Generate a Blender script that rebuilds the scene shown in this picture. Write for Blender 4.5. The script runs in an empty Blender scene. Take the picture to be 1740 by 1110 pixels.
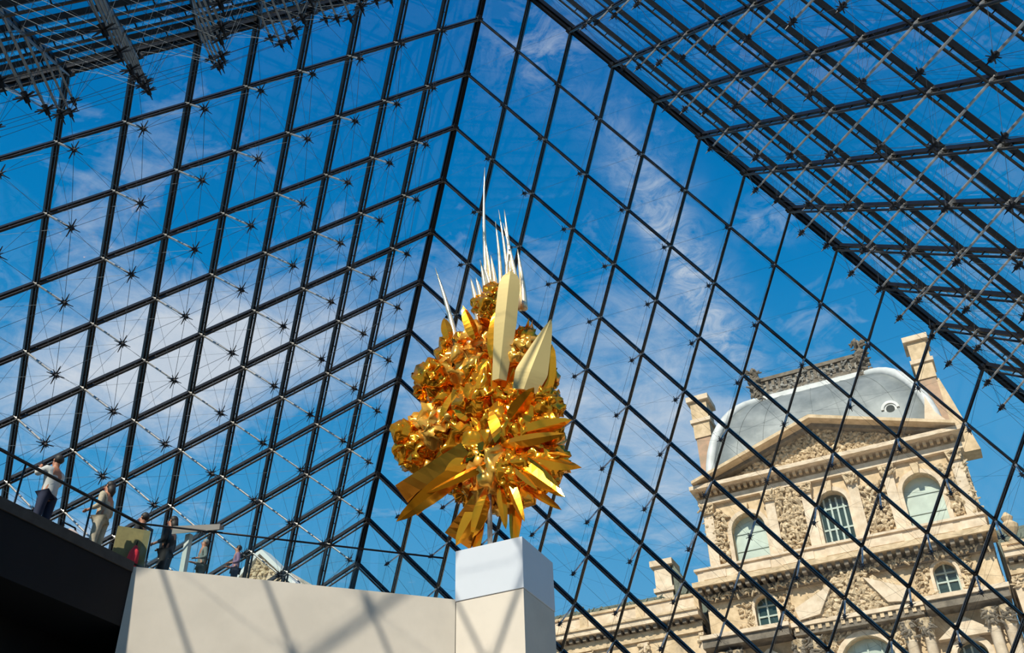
import bpy, bmesh, math, random
import numpy as np
from mathutils import Vector, Matrix, noise

random.seed(7)
SC = bpy.context.scene
COL = SC.collection
PI = math.pi

# ------------------------------------------------------------------ camera
cd = bpy.data.cameras.new('camera')
cam = bpy.data.objects.new('camera', cd)
COL.objects.link(cam)
SC.camera = cam
CAM = Vector((8.6225, -17.7991, -8.0436))
cam.matrix_world = Matrix(((0.89894228, 0.27661348, 0.33968774, CAM.x),
                           (0.43735495, -0.52250934, -0.73191846, CAM.y),
                           (-0.0249685, 0.80651656, -0.59068402, CAM.z),
                           (0, 0, 0, 1)))
cd.sensor_width = 36.0
cd.lens = 1703.12 / 1740.0 * 36.0
cd.clip_start = 0.1
cd.clip_end = 600

# ------------------------------------------------------------------ view
SC.view_settings.view_transform = 'Standard'
SC.view_settings.look = 'None'
SC.view_settings.gamma = 1.0
SC.view_settings.use_curve_mapping = False
SC.view_settings.exposure = 0.0

# ------------------------------------------------------------------ sun
sd = bpy.data.lights.new('sun', 'SUN')
sd.energy = 5.4
sd.angle = math.radians(0.75)
sd.color = (1.0, 0.915, 0.78)
sun = bpy.data.objects.new('sun', sd)
COL.objects.link(sun)
SUN_DIR = Vector((-0.038, -0.733, 0.679)).normalized()
sun.rotation_euler = SUN_DIR.to_track_quat('Z', 'Y').to_euler()
sun.location = (-10, -60, 60)

# ------------------------------------------------------------------ sky
W = bpy.data.worlds.new('sky')
SC.world = W
W.use_nodes = True
wt = W.node_tree
wt.nodes.clear()


class NT:
    """small helper that writes node maths"""

    def __init__(s, t):
        s.t = t

    def n(s, kind, **kw):
        nd = s.t.nodes.new(kind)
        for k, v in kw.items():
            setattr(nd, k, v)
        return nd

    def put(s, sock, v):
        if isinstance(v, bpy.types.NodeSocket):
            s.t.links.new(v, sock)
        else:
            sock.default_value = v

    def m(s, op, a, b=0.0, c=0.0, clamp=False):
        nd = s.n('ShaderNodeMath', operation=op, use_clamp=clamp)
        s.put(nd.inputs[0], a)
        s.put(nd.inputs[1], b)
        s.put(nd.inputs[2], c)
        return nd.outputs[0]

    def noise(s, vec, scale, detail=4, rough=0.55, dist=0.0):
        nd = s.n('ShaderNodeTexNoise')
        s.put(nd.inputs['Vector'], vec)
        nd.inputs['Scale'].default_value = scale
        nd.inputs['Detail'].default_value = detail
        nd.inputs['Roughness'].default_value = rough
        nd.inputs['Distortion'].default_value = dist
        return nd.outputs['Fac']

    def ramp(s, fac, stops):
        nd = s.n('ShaderNodeValToRGB')
        s.put(nd.inputs[0], fac)
        el = nd.color_ramp.elements
        while len(el) > 1:
            el.remove(el[0])
        el[0].position, el[0].color = stops[0][0], (*stops[0][1], 1)
        for p, c in stops[1:]:
            e = el.new(p)
            e.color = (*c, 1)
        return nd.outputs[0]

    def mix(s, fac, a, b, mode='MIX'):
        nd = s.n('ShaderNodeMix', data_type='RGBA', blend_type=mode)
        s.put(nd.inputs[0], fac)
        s.put(nd.inputs[6], a if not isinstance(a, tuple) else (*a, 1))
        s.put(nd.inputs[7], b if not isinstance(b, tuple) else (*b, 1))
        return nd.outputs[2]


def build_sky():
    q = NT(wt)
    tc = q.n('ShaderNodeTexCoord')
    nrm = q.n('ShaderNodeVectorMath', operation='NORMALIZE')
    q.put(nrm.inputs[0], tc.outputs['Generated'])
    sp = q.n('ShaderNodeSeparateXYZ')
    q.put(sp.inputs[0], nrm.outputs[0])
    x, y, z = sp.outputs
    zc = q.m('MAXIMUM', z, 0.06)
    px = q.m('DIVIDE', x, zc)
    py = q.m('DIVIDE', y, zc)
    cb = q.n('ShaderNodeCombineXYZ')
    q.put(cb.inputs[0], px)
    q.put(cb.inputs[1], py)
    P = cb.outputs[0]
    base = q.ramp(z, [(0.0, (0.36, 0.52, 0.64)), (0.30, (0.13, 0.40, 0.68)), (0.45, (0.045, 0.32, 0.64)),
                      (0.62, (0.002, 0.215, 0.54)), (0.78, (0.0, 0.150, 0.45)), (1.0, (0.0, 0.075, 0.30))])

    def blob(cx, cy, rx, ry, amp):
        a = q.m('DIVIDE', q.m('SUBTRACT', px, cx), rx)
        b = q.m('DIVIDE', q.m('SUBTRACT', py, cy), ry)
        d2 = q.m('ADD', q.m('MULTIPLY', a, a), q.m('MULTIPLY', b, b))
        e = q.m('POWER', 2.71828, q.m('MULTIPLY', d2, -1.0))
        return q.m('MULTIPLY', e, amp)

    n1 = q.noise(P, 2.3, 7, 0.62, 0.5)
    n2 = q.noise(P, 9.0, 6, 0.65, 0.9)
    wide = blob(-1.13, 1.06, 0.36, 0.19, 0.52)
    wide = q.m('ADD', wide, blob(-0.55, 1.75, 0.40, 0.55, 0.33))
    wide = q.m('ADD', wide, blob(-0.76, 0.66, 0.20, 0.10, 0.12))
    wide = q.m('ADD', wide, blob(-2.2, 1.4, 0.9, 0.5, 0.2))
    wide = q.m('ADD', wide, blob(1.6, -0.9, 1.4, 1.0, 0.16))
    wide = q.m('ADD', wide, blob(0.2, -2.4, 1.6, 1.2, 0.14))
    f = q.m('ADD', q.m('ADD', q.m('MULTIPLY', n1, 0.72), q.m('MULTIPLY', n2, 0.40)), wide)
    veil = q.n('ShaderNodeMapRange', clamp=True)
    q.put(veil.inputs[0], f)
    veil.inputs[1].default_value = 0.66
    veil.inputs[2].default_value = 1.02
    veil.inputs[4].default_value = 0.95
    # the wispy streak that runs away from the viewer
    n3 = q.noise(P, 16.0, 6, 0.7, 1.5)
    wob = q.m('MULTIPLY', q.m('SUBTRACT', n1, 0.5), 0.16)
    sx = q.m('DIVIDE', q.m('ADD', q.m('ADD', px, 0.262), wob), 0.040)
    sline = q.m('POWER', 2.71828, q.m('MULTIPLY', q.m('MULTIPLY', sx, sx), -1.0))
    sy = q.m('DIVIDE', q.m('SUBTRACT', py, 1.27), 0.36)
    srange = q.m('POWER', 2.71828, q.m('MULTIPLY', q.m('POWER', q.m('ABSOLUTE', sy), 3.0), -1.0))
    st = q.m('MULTIPLY', q.m('MULTIPLY', sline, srange), q.m('MULTIPLY', q.m('SUBTRACT', n3, 0.33), 3.2), clamp=True)
    wis = q.m('MULTIPLY', blob(-0.29, 0.74, 0.06, 0.07, 1.0), q.m('MULTIPLY', q.m('SUBTRACT', n3, 0.42), 4.0), clamp=True)
    wis2 = q.m('MULTIPLY', blob(-0.12, 1.18, 0.05, 0.05, 0.8), q.m('MULTIPLY', q.m('SUBTRACT', n3, 0.42), 4.0), clamp=True)
    fac = q.m('MAXIMUM', veil.outputs[0], q.m('MULTIPLY', st, 0.8))
    fac = q.m('MAXIMUM', fac, q.m('MULTIPLY', wis, 0.45))
    fac = q.m('MAXIMUM', fac, q.m('MULTIPLY', wis2, 0.45))
    shade = q.mix(n2, (0.50, 0.58, 0.70), (0.76, 0.78, 0.84))
    colr = q.mix(fac, base, shade)
    below = q.m('LESS_THAN', z, 0.0)
    colr = q.mix(below, colr, (0.20, 0.19, 0.17))
    bg = q.n('ShaderNodeBackground')
    q.put(bg.inputs[0], colr)
    bg.inputs[1].default_value = 1.0
    out = q.n('ShaderNodeOutputWorld')
    q.put(out.inputs[0], bg.outputs[0])


build_sky()


# ------------------------------------------------------------------ materials
def mat(name, base, rough=0.6, metal=0.0, var=0.0, scale=3.0, dark=None, bump=0.0, bscale=20.0, stain=0.0, spec=0.5, coat=0.0):
    m = bpy.data.materials.new(name)
    m.use_nodes = True
    t = m.node_tree
    q = NT(t)
    b = t.nodes['Principled BSDF']
    b.inputs['Base Color'].default_value = (*base, 1)
    b.inputs['Roughness'].default_value = rough
    b.inputs['Metallic'].default_value = metal
    b.inputs['Specular IOR Level'].default_value = spec
    tc = q.n('ShaderNodeTexCoord')
    if var or dark:
        d = dark or tuple(c * (1 - var) for c in base)
        n = q.noise(tc.outputs['Object'], scale, 6, 0.6)
        r = q.n('ShaderNodeMapRange', clamp=True)
        q.put(r.inputs[0], n)
        r.inputs[1].default_value, r.inputs[2].default_value = 0.35, 0.68
        c = q.mix(r.outputs[0], d, base)
        if stain:
            n2 = q.noise(tc.outputs['Object'], scale * 0.37, 8, 0.7)
            r2 = q.n('ShaderNodeMapRange', clamp=True)
            q.put(r2.inputs[0], n2)
            r2.inputs[1].default_value, r2.inputs[2].default_value = 0.52, 0.72
            r2.inputs[4].default_value = stain
            c = q.mix(r2.outputs[0], c, tuple(x * 0.42 for x in base))
        q.put(b.inputs['Base Color'], c)
    if bump:
        bp = q.n('ShaderNodeBump')
        bp.inputs['Strength'].default_value = bump
        q.put(bp.inputs['Height'], q.noise(tc.outputs['Object'], bscale, 5, 0.6))
        q.put(b.inputs['Normal'], bp.outputs[0])
    return m


M = {}
M['steel'] = mat('dark_painted_steel', (0.018, 0.020, 0.024), 0.38, 0.6, var=0.4, scale=5)
M['ridge'] = mat('black_ridge_steel', (0.012, 0.013, 0.016), 0.42, 0.5, var=0.4, scale=4)
M['chord'] = mat('brown_grey_steel_tube', (0.09, 0.085, 0.08), 0.36, 0.85, var=0.6, scale=1.2)
M['strut'] = mat('bright_stainless_strut', (0.55, 0.52, 0.48), 0.36, 0.72, var=0.45, scale=6)
M['hub'] = mat('dark_cast_steel_hub', (0.03, 0.03, 0.034), 0.45, 0.6)
M['rod'] = mat('thin_steel_rod', (0.07, 0.085, 0.10), 0.6, 0.5)
M['travertine'] = mat('cream_limestone', (0.74, 0.655, 0.55), 0.62, 0, var=0.10, scale=1.1, bump=0.12, bscale=9, spec=0.3)
M['plinth'] = mat('white_painted_panel', (0.66, 0.69, 0.74), 0.35, 0, var=0.03, scale=2)
M['darkslab'] = mat('near_black_slab', (0.004, 0.005, 0.007), 0.6, 0.0, var=0.3, scale=1.3, spec=0.2)  # near-black colour shared by the landing fascia and soffit box
M['greyedge'] = mat('grey_stone_edge', (0.075, 0.07, 0.065), 0.8, 0, var=0.3, scale=4, spec=0.2)
M['floorstone'] = mat('pale_floor_stone', (0.56, 0.50, 0.42), 0.5, 0, var=0.15, scale=0.6)
M['paving'] = mat('courtyard_paving', (0.36, 0.33, 0.29), 0.8, 0, var=0.2, scale=0.5)
M['concrete'] = mat('hall_concrete', (0.30, 0.28, 0.25), 0.8, 0, var=0.15, scale=0.5)
M['stone'] = mat('warm_carved_limestone', (0.74, 0.565, 0.36), 0.85, 0, dark=(0.52, 0.38, 0.22), scale=1.6, stain=0.85, bump=0.5, bscale=5)
M['stone_pale'] = mat('pale_dressed_limestone', (0.80, 0.66, 0.49), 0.85, 0, dark=(0.60, 0.46, 0.31), scale=1.5, stain=0.55, bump=0.3, bscale=5)
M['stone_dark'] = mat('dark_limestone_with_shade', (0.24, 0.20, 0.15), 0.9, 0, dark=(0.12, 0.10, 0.075), scale=2.0, bump=0.5, bscale=6)  # own dark tone on crests, finials, capitals; painted shade under cornices and ledges
M['relief'] = mat('carved_relief_limestone', (0.78, 0.62, 0.41), 0.9, 0, dark=(0.34, 0.24, 0.13), scale=3.2, bump=0.6, bscale=9)
M['crest'] = mat('grey_weathered_crest', (0.42, 0.40, 0.35), 0.8, 0, dark=(0.20, 0.19, 0.17), scale=2, bump=0.4, bscale=8)
M['gold_brown'] = mat('gold_dark_reflection', (0.50, 0.17, 0.015), 0.10, 0.97)  # brown base paints the dark hall's reflection into two gold blades
M['brick'] = mat('reddish_chimney_brick', (0.55, 0.34, 0.22), 0.9, 0, dark=(0.38, 0.27, 0.18), scale=1.5, bump=0.4, bscale=8)
M['lead'] = mat('weathered_lead_sheet', (0.27, 0.295, 0.29), 0.55, 0.1, dark=(0.13, 0.155, 0.16), scale=0.45, stain=0.4, bump=0.25, bscale=2)
M['leadrib'] = mat('pale_lead_rib', (0.66, 0.68, 0.66), 0.55, 0.0, var=0.25, scale=1)
M['slate'] = mat('green_grey_slate', (0.16, 0.18, 0.13), 0.7, 0, var=0.4, scale=2)
M['olive'] = mat('olive_brown_panel', (0.30, 0.26, 0.10), 0.7, 0, var=0.25, scale=7)
M['void'] = mat('painted_vent_dark', (0.02, 0.03, 0.03), 0.8)
M['wood'] = mat('green_painted_frame', (0.42, 0.50, 0.44), 0.6)
M['skin'] = mat('skin', (0.46, 0.20, 0.11), 0.55)
M['hair'] = mat('dark_hair', (0.02, 0.015, 0.012), 0.6)
M['hair_grey'] = mat('grey_hair', (0.25, 0.24, 0.22), 0.6)
M['white_cloth'] = mat('white_cloth', (0.66, 0.66, 0.62), 0.85, 0, var=0.2, scale=9)
M['cream_cloth'] = mat('cream_cloth', (0.58, 0.50, 0.36), 0.85, 0, var=0.35, scale=9)
M['navy_cloth'] = mat('navy_cloth', (0.015, 0.02, 0.05), 0.85)
M['black_cloth'] = mat('black_cloth', (0.012, 0.012, 0.014), 0.85)
M['grey_cloth'] = mat('grey_green_cloth', (0.20, 0.25, 0.24), 0.85, 0, var=0.3, scale=9)
M['purple_cloth'] = mat('mauve_cloth', (0.22, 0.14, 0.24), 0.85)
M['red_cloth'] = mat('red_cloth', (0.75, 0.03, 0.05), 0.7)
M['pink_cloth'] = mat('pale_pink_cloth', (0.72, 0.58, 0.52), 0.8)
M['black_plastic'] = mat('black_plastic', (0.01, 0.01, 0.01), 0.3)
M['white_metal'] = mat('white_powder_coat', (0.62, 0.63, 0.60), 0.5)


def gold_mat(name, base, rough, metal=1.0, bump=0.0, bscale=6.0, var=0.0):
    return mat(name, base, rough, metal, var=var, scale=5, bump=bump, bscale=bscale)


M['gold'] = gold_mat('polished_gold_leaf', (1.0, 0.385, 0.018), 0.15, 0.80, 0.6, 4.0)
M['gold_light'] = gold_mat('highlight_gold_leaf', (1.0, 0.50, 0.07), 0.24, 0.62, 0.5, 4.0)  # lighter gold paints bright highlights onto some of the lumps
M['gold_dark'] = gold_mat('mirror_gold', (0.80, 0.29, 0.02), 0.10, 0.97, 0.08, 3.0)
M['gold_matte'] = gold_mat('satin_gold', (0.50, 0.39, 0.16), 0.55, 0.35, 0.0)
M['gold_pale'] = gold_mat('pale_gold', (0.95, 0.80, 0.55), 0.30, 0.6)


def glass_mat(name, tint, ior=1.5, dirt=0.0):
    m = bpy.data.materials.new(name)
    m.use_nodes = True
    t = m.node_tree
    t.nodes.clear()
    q = NT(t)
    tr = q.n('ShaderNodeBsdfTransparent')
    tr.inputs[0].default_value = (*tint, 1)
    gl = q.n('ShaderNodeBsdfGlossy')
    gl.inputs['Roughness'].default_value = 0.03
    fr = q.n('ShaderNodeFresnel')
    fr.inputs[0].default_value = ior
    ge = q.n('ShaderNodeNewGeometry')
    front = q.m('SUBTRACT', 1.0, ge.outputs['Backfacing'])
    mx = q.n('ShaderNodeMixShader')
    q.put(mx.inputs[0], q.m('MULTIPLY', fr.outputs[0], front))
    q.put(mx.inputs[1], tr.outputs[0])
    q.put(mx.inputs[2], gl.outputs[0])
    res = mx.outputs[0]
    if dirt:
        df = q.n('ShaderNodeBsdfDiffuse')
        df.inputs[0].default_value = (0.6, 0.62, 0.62, 1)
        tc = q.n('ShaderNodeTexCoord')
        nn = q.noise(tc.outputs['Object'], 2.0, 5, 0.6)
        m2 = q.n('ShaderNodeMixShader')
        q.put(m2.inputs[0], q.m('MULTIPLY', nn, dirt))
        q.put(m2.inputs[1], res)
        q.put(m2.inputs[2], df.outputs[0])
        res = m2.outputs[0]
    o = q.n('ShaderNodeOutputMaterial')
    q.put(o.inputs[0], res)
    return m


M['glass'] = glass_mat('clear_pyramid_glass', (0.965, 0.985, 0.985), 1.5, 0.004)
M['rail_glass'] = glass_mat('clear_rail_glass', (0.93, 0.97, 0.96), 1.5)
M['window_glass'] = mat('pale_green_window_glass', (0.56, 0.64, 0.54), 0.25, 0.1, var=0.25, scale=0.7)  # opaque pane colour, pale green with random tone
M['window_dark'] = mat('dark_window_glass', (0.05, 0.09, 0.08), 0.08, 0.2, var=0.4, scale=0.7)


# ------------------------------------------------------------------ mesh helpers
class MB:
    def __init__(s):
        s.v, s.f = [], []

    def add(s, vs, fs):
        o = len(s.v)
        s.v += [tuple(v) for v in vs]
        s.f += [tuple(i + o for i in f) for f in fs]
        return s

    def box(s, x0, x1, y0, y1, z0, z1):
        vs = [(x, y, z) for z in (z0, z1) for y in (y0, y1) for x in (x0, x1)]
        return s.add(vs, [(0, 2, 3, 1), (4, 5, 7, 6), (0, 1, 5, 4), (2, 6, 7, 3), (0, 4, 6, 2), (1, 3, 7, 5)])

    def bar(s, a, b, w, d, up):
        """box beam from a to b: w across, d along up"""
        a, b = Vector(a), Vector(b)
        t = (b - a).normalized()
        up = Vector(up)
        sd_ = t.cross(up).normalized()
        u = sd_.cross(t).normalized()
        vs = []
        for p in (a, b):
            for k, l in ((-1, -1), (1, -1), (1, 1), (-1, 1)):
                vs.append(p + sd_ * (k * w / 2) + u * (l * d / 2))
        return s.add(vs, [(3, 2, 1, 0), (4, 5, 6, 7), (0, 1, 5, 4), (1, 2, 6, 5), (2, 3, 7, 6), (3, 0, 4, 7)])

    def tube(s, pts, rs, n=6, cap=True):
        pts = [Vector(p) for p in pts]
        if not isinstance(rs, (list, tuple)):
            rs = [rs] * len(pts)
        t0 = (pts[1] - pts[0]).normalized()
        ref = Vector((0, 0, 1)) if abs(t0.z) < 0.9 else Vector((1, 0, 0))
        vs, fs = [], []
        for i, p in enumerate(pts):
            t = (pts[min(i + 1, len(pts) - 1)] - pts[max(i - 1, 0)]).normalized()
            a = t.cross(ref).normalized()
            b = a.cross(t).normalized()
            ref = b if abs(b.dot(t)) < .9 else ref
            for k in range(n):
                an = 2 * PI * k / n
                vs.append(p + a * (rs[i] * math.cos(an)) + b * (rs[i] * math.sin(an)))
        for i in range(len(pts) - 1):
            for k in range(n):
                k2 = (k + 1) % n
                fs.append((i * n + k, i * n + k2, (i + 1) * n + k2, (i + 1) * n + k))
        if cap:
            fs.append(tuple(range(n))[::-1])
            fs.append(tuple((len(pts) - 1) * n + k for k in range(n)))
        return s.add(vs, fs)

    def prism(s, poly, y0, y1):
        """polygon in x,z extruded along y"""
        n = len(poly)
        vs = [(x, y0, z) for x, z in poly] + [(x, y1, z) for x, z in poly]
        fs = [tuple(range(n)), tuple(range(2 * n - 1, n - 1, -1))]
        for i in range(n):
            j = (i + 1) % n
            fs.append((i, i + n, j + n, j))
        return s.add(vs, fs)

    def lathe(s, c, prof, n=12):
        vs, fs = [], []
        for r, z in prof:
            for k in range(n):
                a = 2 * PI * k / n
                vs.append((c[0] + r * math.cos(a), c[1] + r * math.sin(a), c[2] + z))
        for i in range(len(prof) - 1):
            for k in range(n):
                k2 = (k + 1) % n
                fs.append((i * n + k, i * n + k2, (i + 1) * n + k2, (i + 1) * n + k))
        fs.append(tuple(range(n))[::-1])
        fs.append(tuple((len(prof) - 1) * n + k for k in range(n)))
        return s.add(vs, fs)

    def blob(s, c, r, sq=(1, 1, 1), jit=0.0, lv=1):
        bm = bmesh.new()
        bmesh.ops.create_icosphere(bm, subdivisions=lv, radius=1)
        vs = []
        for v in bm.verts:
            k = r * (1 + random.uniform(-jit, jit))
            vs.append((c[0] + v.co.x * k * sq[0], c[1] + v.co.y * k * sq[1], c[2] + v.co.z * k * sq[2]))
        fs = [tuple(l.vert.index for l in f.loops) for f in bm.faces]
        bm.free()
        return s.add(vs, fs)

    def mesh(s, name, m, smooth=False):
        me = bpy.data.meshes.new(name)
        me.from_pydata([tuple(v) for v in s.v], [], s.f)
        me.materials.append(m)
        if smooth:
            me.polygons.foreach_set('use_smooth', [True] * len(me.polygons))
        bm = bmesh.new()
        bm.from_mesh(me)
        bmesh.ops.recalc_face_normals(bm, faces=bm.faces)
        bm.to_mesh(me)
        bm.free()
        me.update()
        return me

    def build(s, name, m, parent=None, smooth=False, **props):
        return link(name, s.mesh(name, m, smooth), parent, **props)


def link(name, data, parent=None, loc=None, **props):
    o = bpy.data.objects.new(name, data)
    COL.objects.link(o)
    if parent is not None:
        o.parent = parent
        # parents are translated only: keep the children's coordinates in world space
        if data is not None and loc is None:
            pl = parent
            off = Vector((0, 0, 0))
            while pl is not None:
                off -= pl.location
                pl = pl.parent
            o.location = off
    if loc is not None:
        o.location = loc
    for k, v in props.items():
        o[k] = v
    return o


def thing(name, label, cat, loc=(0, 0, 0), group=None):
    o = link(name, None, None, loc)
    o.empty_display_size = 0.2
    o['label'] = label
    o['category'] = cat
    if group:
        o['group'] = group
    return o


def struct(name, label=None):
    o = link(name, None, None, (0, 0, 0))
    o['kind'] = 'structure'
    if label:
        o['label'] = label
    return o


# ================================================================== THE GLASS PYRAMID
SU = 17.7 / 18
HH = 1.21390738
NN = 18
APEX = Vector((0, 0, NN * HH * SU))
DIR = {'L': Vector((-1, 1, -HH)) * SU, 'R': Vector((1, 1, -HH)) * SU, 'M': Vector((-1, -1, -HH)) * SU, 'Q': Vector((1, -1, -HH)) * SU}


def depth_at(i, j):
    d = 1.92 * (1 - math.exp(-i * j / 9.0))
    k = NN - (i + j)
    if k < 4:
        d *= 0.35 + 0.65 * k / 4
    return max(0.24, round(d / 0.12) * 0.12)


def pyramid_face(name, a, b, label, hs=1.0):
    da, db = DIR[a], DIR[b]
    n = da.cross(db).normalized()
    if n.dot(Vector((0, 0, -1))) < 0:
        n = -n                                   # inward normal
    root = struct(name, label)

    def P(i, j):
        return APEX + da * i + db * j
    # --- panes: one rhombus mesh shared by all, one triangle mesh for the bottom row
    sh = 0.02

    def pane_mesh(pts, nm):
        c = sum(pts, Vector()) / len(pts)
        mb = MB()
        top = [p + (c - p) * sh - n * 0.075 for p in pts]
        bot = [p + (c - p) * sh - n * 0.055 for p in pts]
        k = len(pts)
        fs = [tuple(range(k)), tuple(range(2 * k - 1, k - 1, -1))]
        for i in range(k):
            fs.append((i, i + k, (i + 1) % k + k, (i + 1) % k))
        mb.add(top + bot, fs)
        return mb.mesh(nm, M['glass'])
    rh = pane_mesh([Vector(), da, da + db, db], 'glass_pane')
    tri = pane_mesh([Vector(), da, db], 'glass_pane_triangle')
    for i in range(NN):
        for j in range(NN - i):
            link('glass_pane', rh if i + j <= NN - 2 else tri, root, P(i, j))
    # --- mullions: an outer frame bar and an inner round rail joined by short ticks
    for (d1, d2) in ((da, db), (db, da)):
        for k in range(1, NN):
            mb = MB()
            p, e = APEX + d2 * k, APEX + d2 * k + d1 * (NN - k)
            mb.bar(p, e, 0.075, 0.13, n)
            po, eo = p + n * 0.20, e + n * 0.20
            L = (e - p).length
            cnt = int(L / 0.62)
            for c in range(1, cnt):
                s0 = p + (e - p) * (c / cnt)
                mb.bar(s0, s0 + n * 0.2, 0.028, 0.028, d1)
            mo = mb.build('mullion', M['steel'], root)
            MB().tube([po, eo], 0.036, 6).build('inner_rail', M['chord'], mo)
    # --- struts with their hubs, sharing one mesh for each depth
    cache = {}
    ax = (da - db).normalized()
    ay = n.cross(ax)
    for i in range(1, NN):
        for j in range(1, NN - i):
            d = depth_at(i, j)
            key = round(d, 2)
            if key not in cache:
                s_ = MB()
                s_.tube([n * 0.02, n * 0.12, n * 0.3 if d > .4 else n * 0.16, n * (d - 0.02)], [0.06, 0.045, 0.03, 0.026], 6)
                h = MB()
                h.tube([n * (d - 0.09), n * (d + 0.10)], [0.055, 0.045], 6)
                h.tube([n * (d + 0.10), n * (d + 0.22)], [0.02, 0.008], 5)
                for k in range(8):
                    an = PI / 4 * k + 0.2
                    dr = ax * math.cos(an) + ay * math.sin(an)
                    r1 = (0.25 if k % 2 == 0 else 0.15) * hs
                    h.tube([n * d, n * (d - 0.05 * (k % 2)) + dr * r1], [0.024 * hs ** .5, 0.010], 4)
                cache[key] = (s_.mesh('strut', M['strut']), h.mesh('hub', M['hub']))
            so = link('strut', cache[key][0], root, P(i, j))
            link('hub', cache[key][1], so, (0, 0, 0))
    # --- thin rods that tie the hubs to each other and to the mullion nodes
    mb = MB()

    def Hn(i, j):
        return P(i, j) + n * depth_at(i, j)

    def ok(i, j):
        return i >= 1 and j >= 1 and i + j < NN
    for i in range(0, NN + 1):
        for j in range(0, NN + 1 - i):
            if not ok(i, j):
                continue
            h0 = Hn(i, j)
            for (u, v) in ((1, 0), (0, 1)):
                q0 = Hn(i + u, j + v) if ok(i + u, j + v) else P(i + u, j + v)
                mb.tube([h0, q0], 0.006 * hs ** .5, 4, False)
            for (u, v) in ((-1, 0), (0, -1)):
                if not ok(i + u, j + v):
                    mb.tube([h0, P(i + u, j + v)], 0.006 * hs ** .5, 4, False)
            for (u, v) in ((1, -1), (-1, 1), (1, 0), (-1, 0), (0, 1), (0, -1)):
                mb.tube([h0, P(i + u, j + v)], 0.0045 * hs, 3, False)
    mb.build('tie_rod', M['rod'], root, kind='stuff')
    return root


pyramid_face('wall_left', 'L', 'M', 'sloping wall of rhombic glass panes on the left, with a net of struts and tie rods')
pyramid_face('wall_back', 'L', 'R', 'sloping wall of rhombic glass panes behind the golden sculpture', 0.55)
pyramid_face('wall_right', 'R', 'Q', 'sloping wall of rhombic glass panes at the upper right, seen edge-on with bright struts', 0.6)
pyramid_face('wall_front', 'M', 'Q', 'sloping wall of rhombic glass panes overhead at the upper left corner')

for k, d in enumerate('LRMQ'):
    dv = DIR[d]
    hz = Vector((dv.x, dv.y, 0)).normalized()
    out = (hz + Vector((0, 0, 0.9))).normalized()
    t = struct('trim_%d' % (k + 1), 'dark steel ridge beam along a sloping edge of the glass pyramid')
    mb = MB()
    e = APEX + dv * NN
    mb.bar(APEX, e, 0.20, 0.18, out)
    mb.bar(APEX - out * 0.16, e - out * 0.16, 0.09, 0.10, out)
    mb.build('ridge_beam', M['ridge'], t)
    for i in range(1, NN):
        c = APEX + dv * i
        MB().bar(c - out * 0.26, c + out * 0.12, 0.13, 0.13, dv).build('ridge_node', M['hub'], t)
# base kerb of the pyramid
kb = struct('trim_5', 'stone kerb at the foot of the glass pyramid')
mb = MB()
for x0, x1, y0, y1 in ((-18.1, 18.1, -18.1, -17.6), (-18.1, 18.1, 17.6, 18.1), (-18.1, -17.6, -17.6, 17.6), (17.6, 18.1, -17.6, 17.6)):
    mb.box(x0, x1, y0, y1, -0.1, 0.12)
mb.build('kerb', M['travertine'], kb)

# ================================================================== UNDERGROUND HALL AND COURTYARD
fl = MB().box(-30, 30, -30, 30, -10.1, -9.75).build('floor', M['floorstone'])
fl['kind'] = 'structure'
HW = 29.0
for nm, a in (('wall_hall_left', (-HW - .5, -HW, -HW, HW)), ('wall_hall_right', (HW, HW + .5, -HW, HW)),
              ('wall_hall_front', (-HW, HW, -HW - .5, -HW)), ('wall_hall_back', (-HW, HW, HW, HW + .5))):
    o = MB().box(*a, -9.75, -0.6).build(nm, M['travertine'])
    o['kind'] = 'structure'
mb = MB()
R0, R1 = 17.6, 30
for a in ((-R1, R1, -R1, -R0), (-R1, R1, R0, R1), (-R1, -R0, -R0, R0), (R0, R1, -R0, R0)):
    mb.box(*a, -0.6, -0.12)
o = mb.build('ceiling', M['concrete'])
o['kind'] = 'structure'
mb = MB()
for a in ((-160, 160, -160, -17.62), (-160, 160, 17.62, 160), (-160, -17.62, -17.62, 17.62), (17.62, 160, -17.62, 17.62)):
    mb.box(*a, -0.12, -0.02)
o = mb.build('courtyard_paving', M['paving'])
o['kind'] = 'structure'

# ------------------------------------------------------------------ landing (belvedere)
# diagonal stone wall: plane y = x + 1.36, from the corner (-5.79,-4.43) to the pillar corner (-1.21,0.14)
wl = struct('wall_diagonal', 'cream limestone wall running diagonally to the pillar')
mb = MB()
A, B = Vector((-5.79, -4.43)), Vector((-1.215, 0.145))
tdir = (B - A).normalized()
nd = Vector((-tdir.y, tdir.x))            # pointing away from the camera
mb2 = [A, B, B + nd * 0.5, A + nd * 0.5]
vs = [(p.x, p.y, -9.75) for p in mb2] + [(p.x, p.y, -0.18) for p in mb2]
MB().add(vs, [(0, 1, 2, 3), (7, 6, 5, 4), (0, 4, 5, 1), (1, 5, 6, 2), (2, 6, 7, 3), (3, 7, 4, 0)]).build('wall_panel', M['travertine'], wl)

ld = struct('floor_landing', 'dark landing slab with a grey edge at street level')
mb = MB()
poly = [(-5.72, -16.5), (-5.72, -4.62), (-1.7, -0.6), (-1.25, 0.6), (-1.25, 1.7), (-9.5, 1.7), (-17.0, 1.7), (-17.0, -16.5)]
# slab body
vs = [(x, y, -1.36) for x, y in poly] + [(x, y, -0.42) for x, y in poly]
# keep the slab clear of the stone wall
poly2 = [(-5.78, -16.5), (-5.78, -4.455), (-6.16, -4.08), (-1.75, 0.35), (-1.3, 0.7), (-1.3, 1.7), (-17.0, 1.7), (-17.0, -16.5)]


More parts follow.
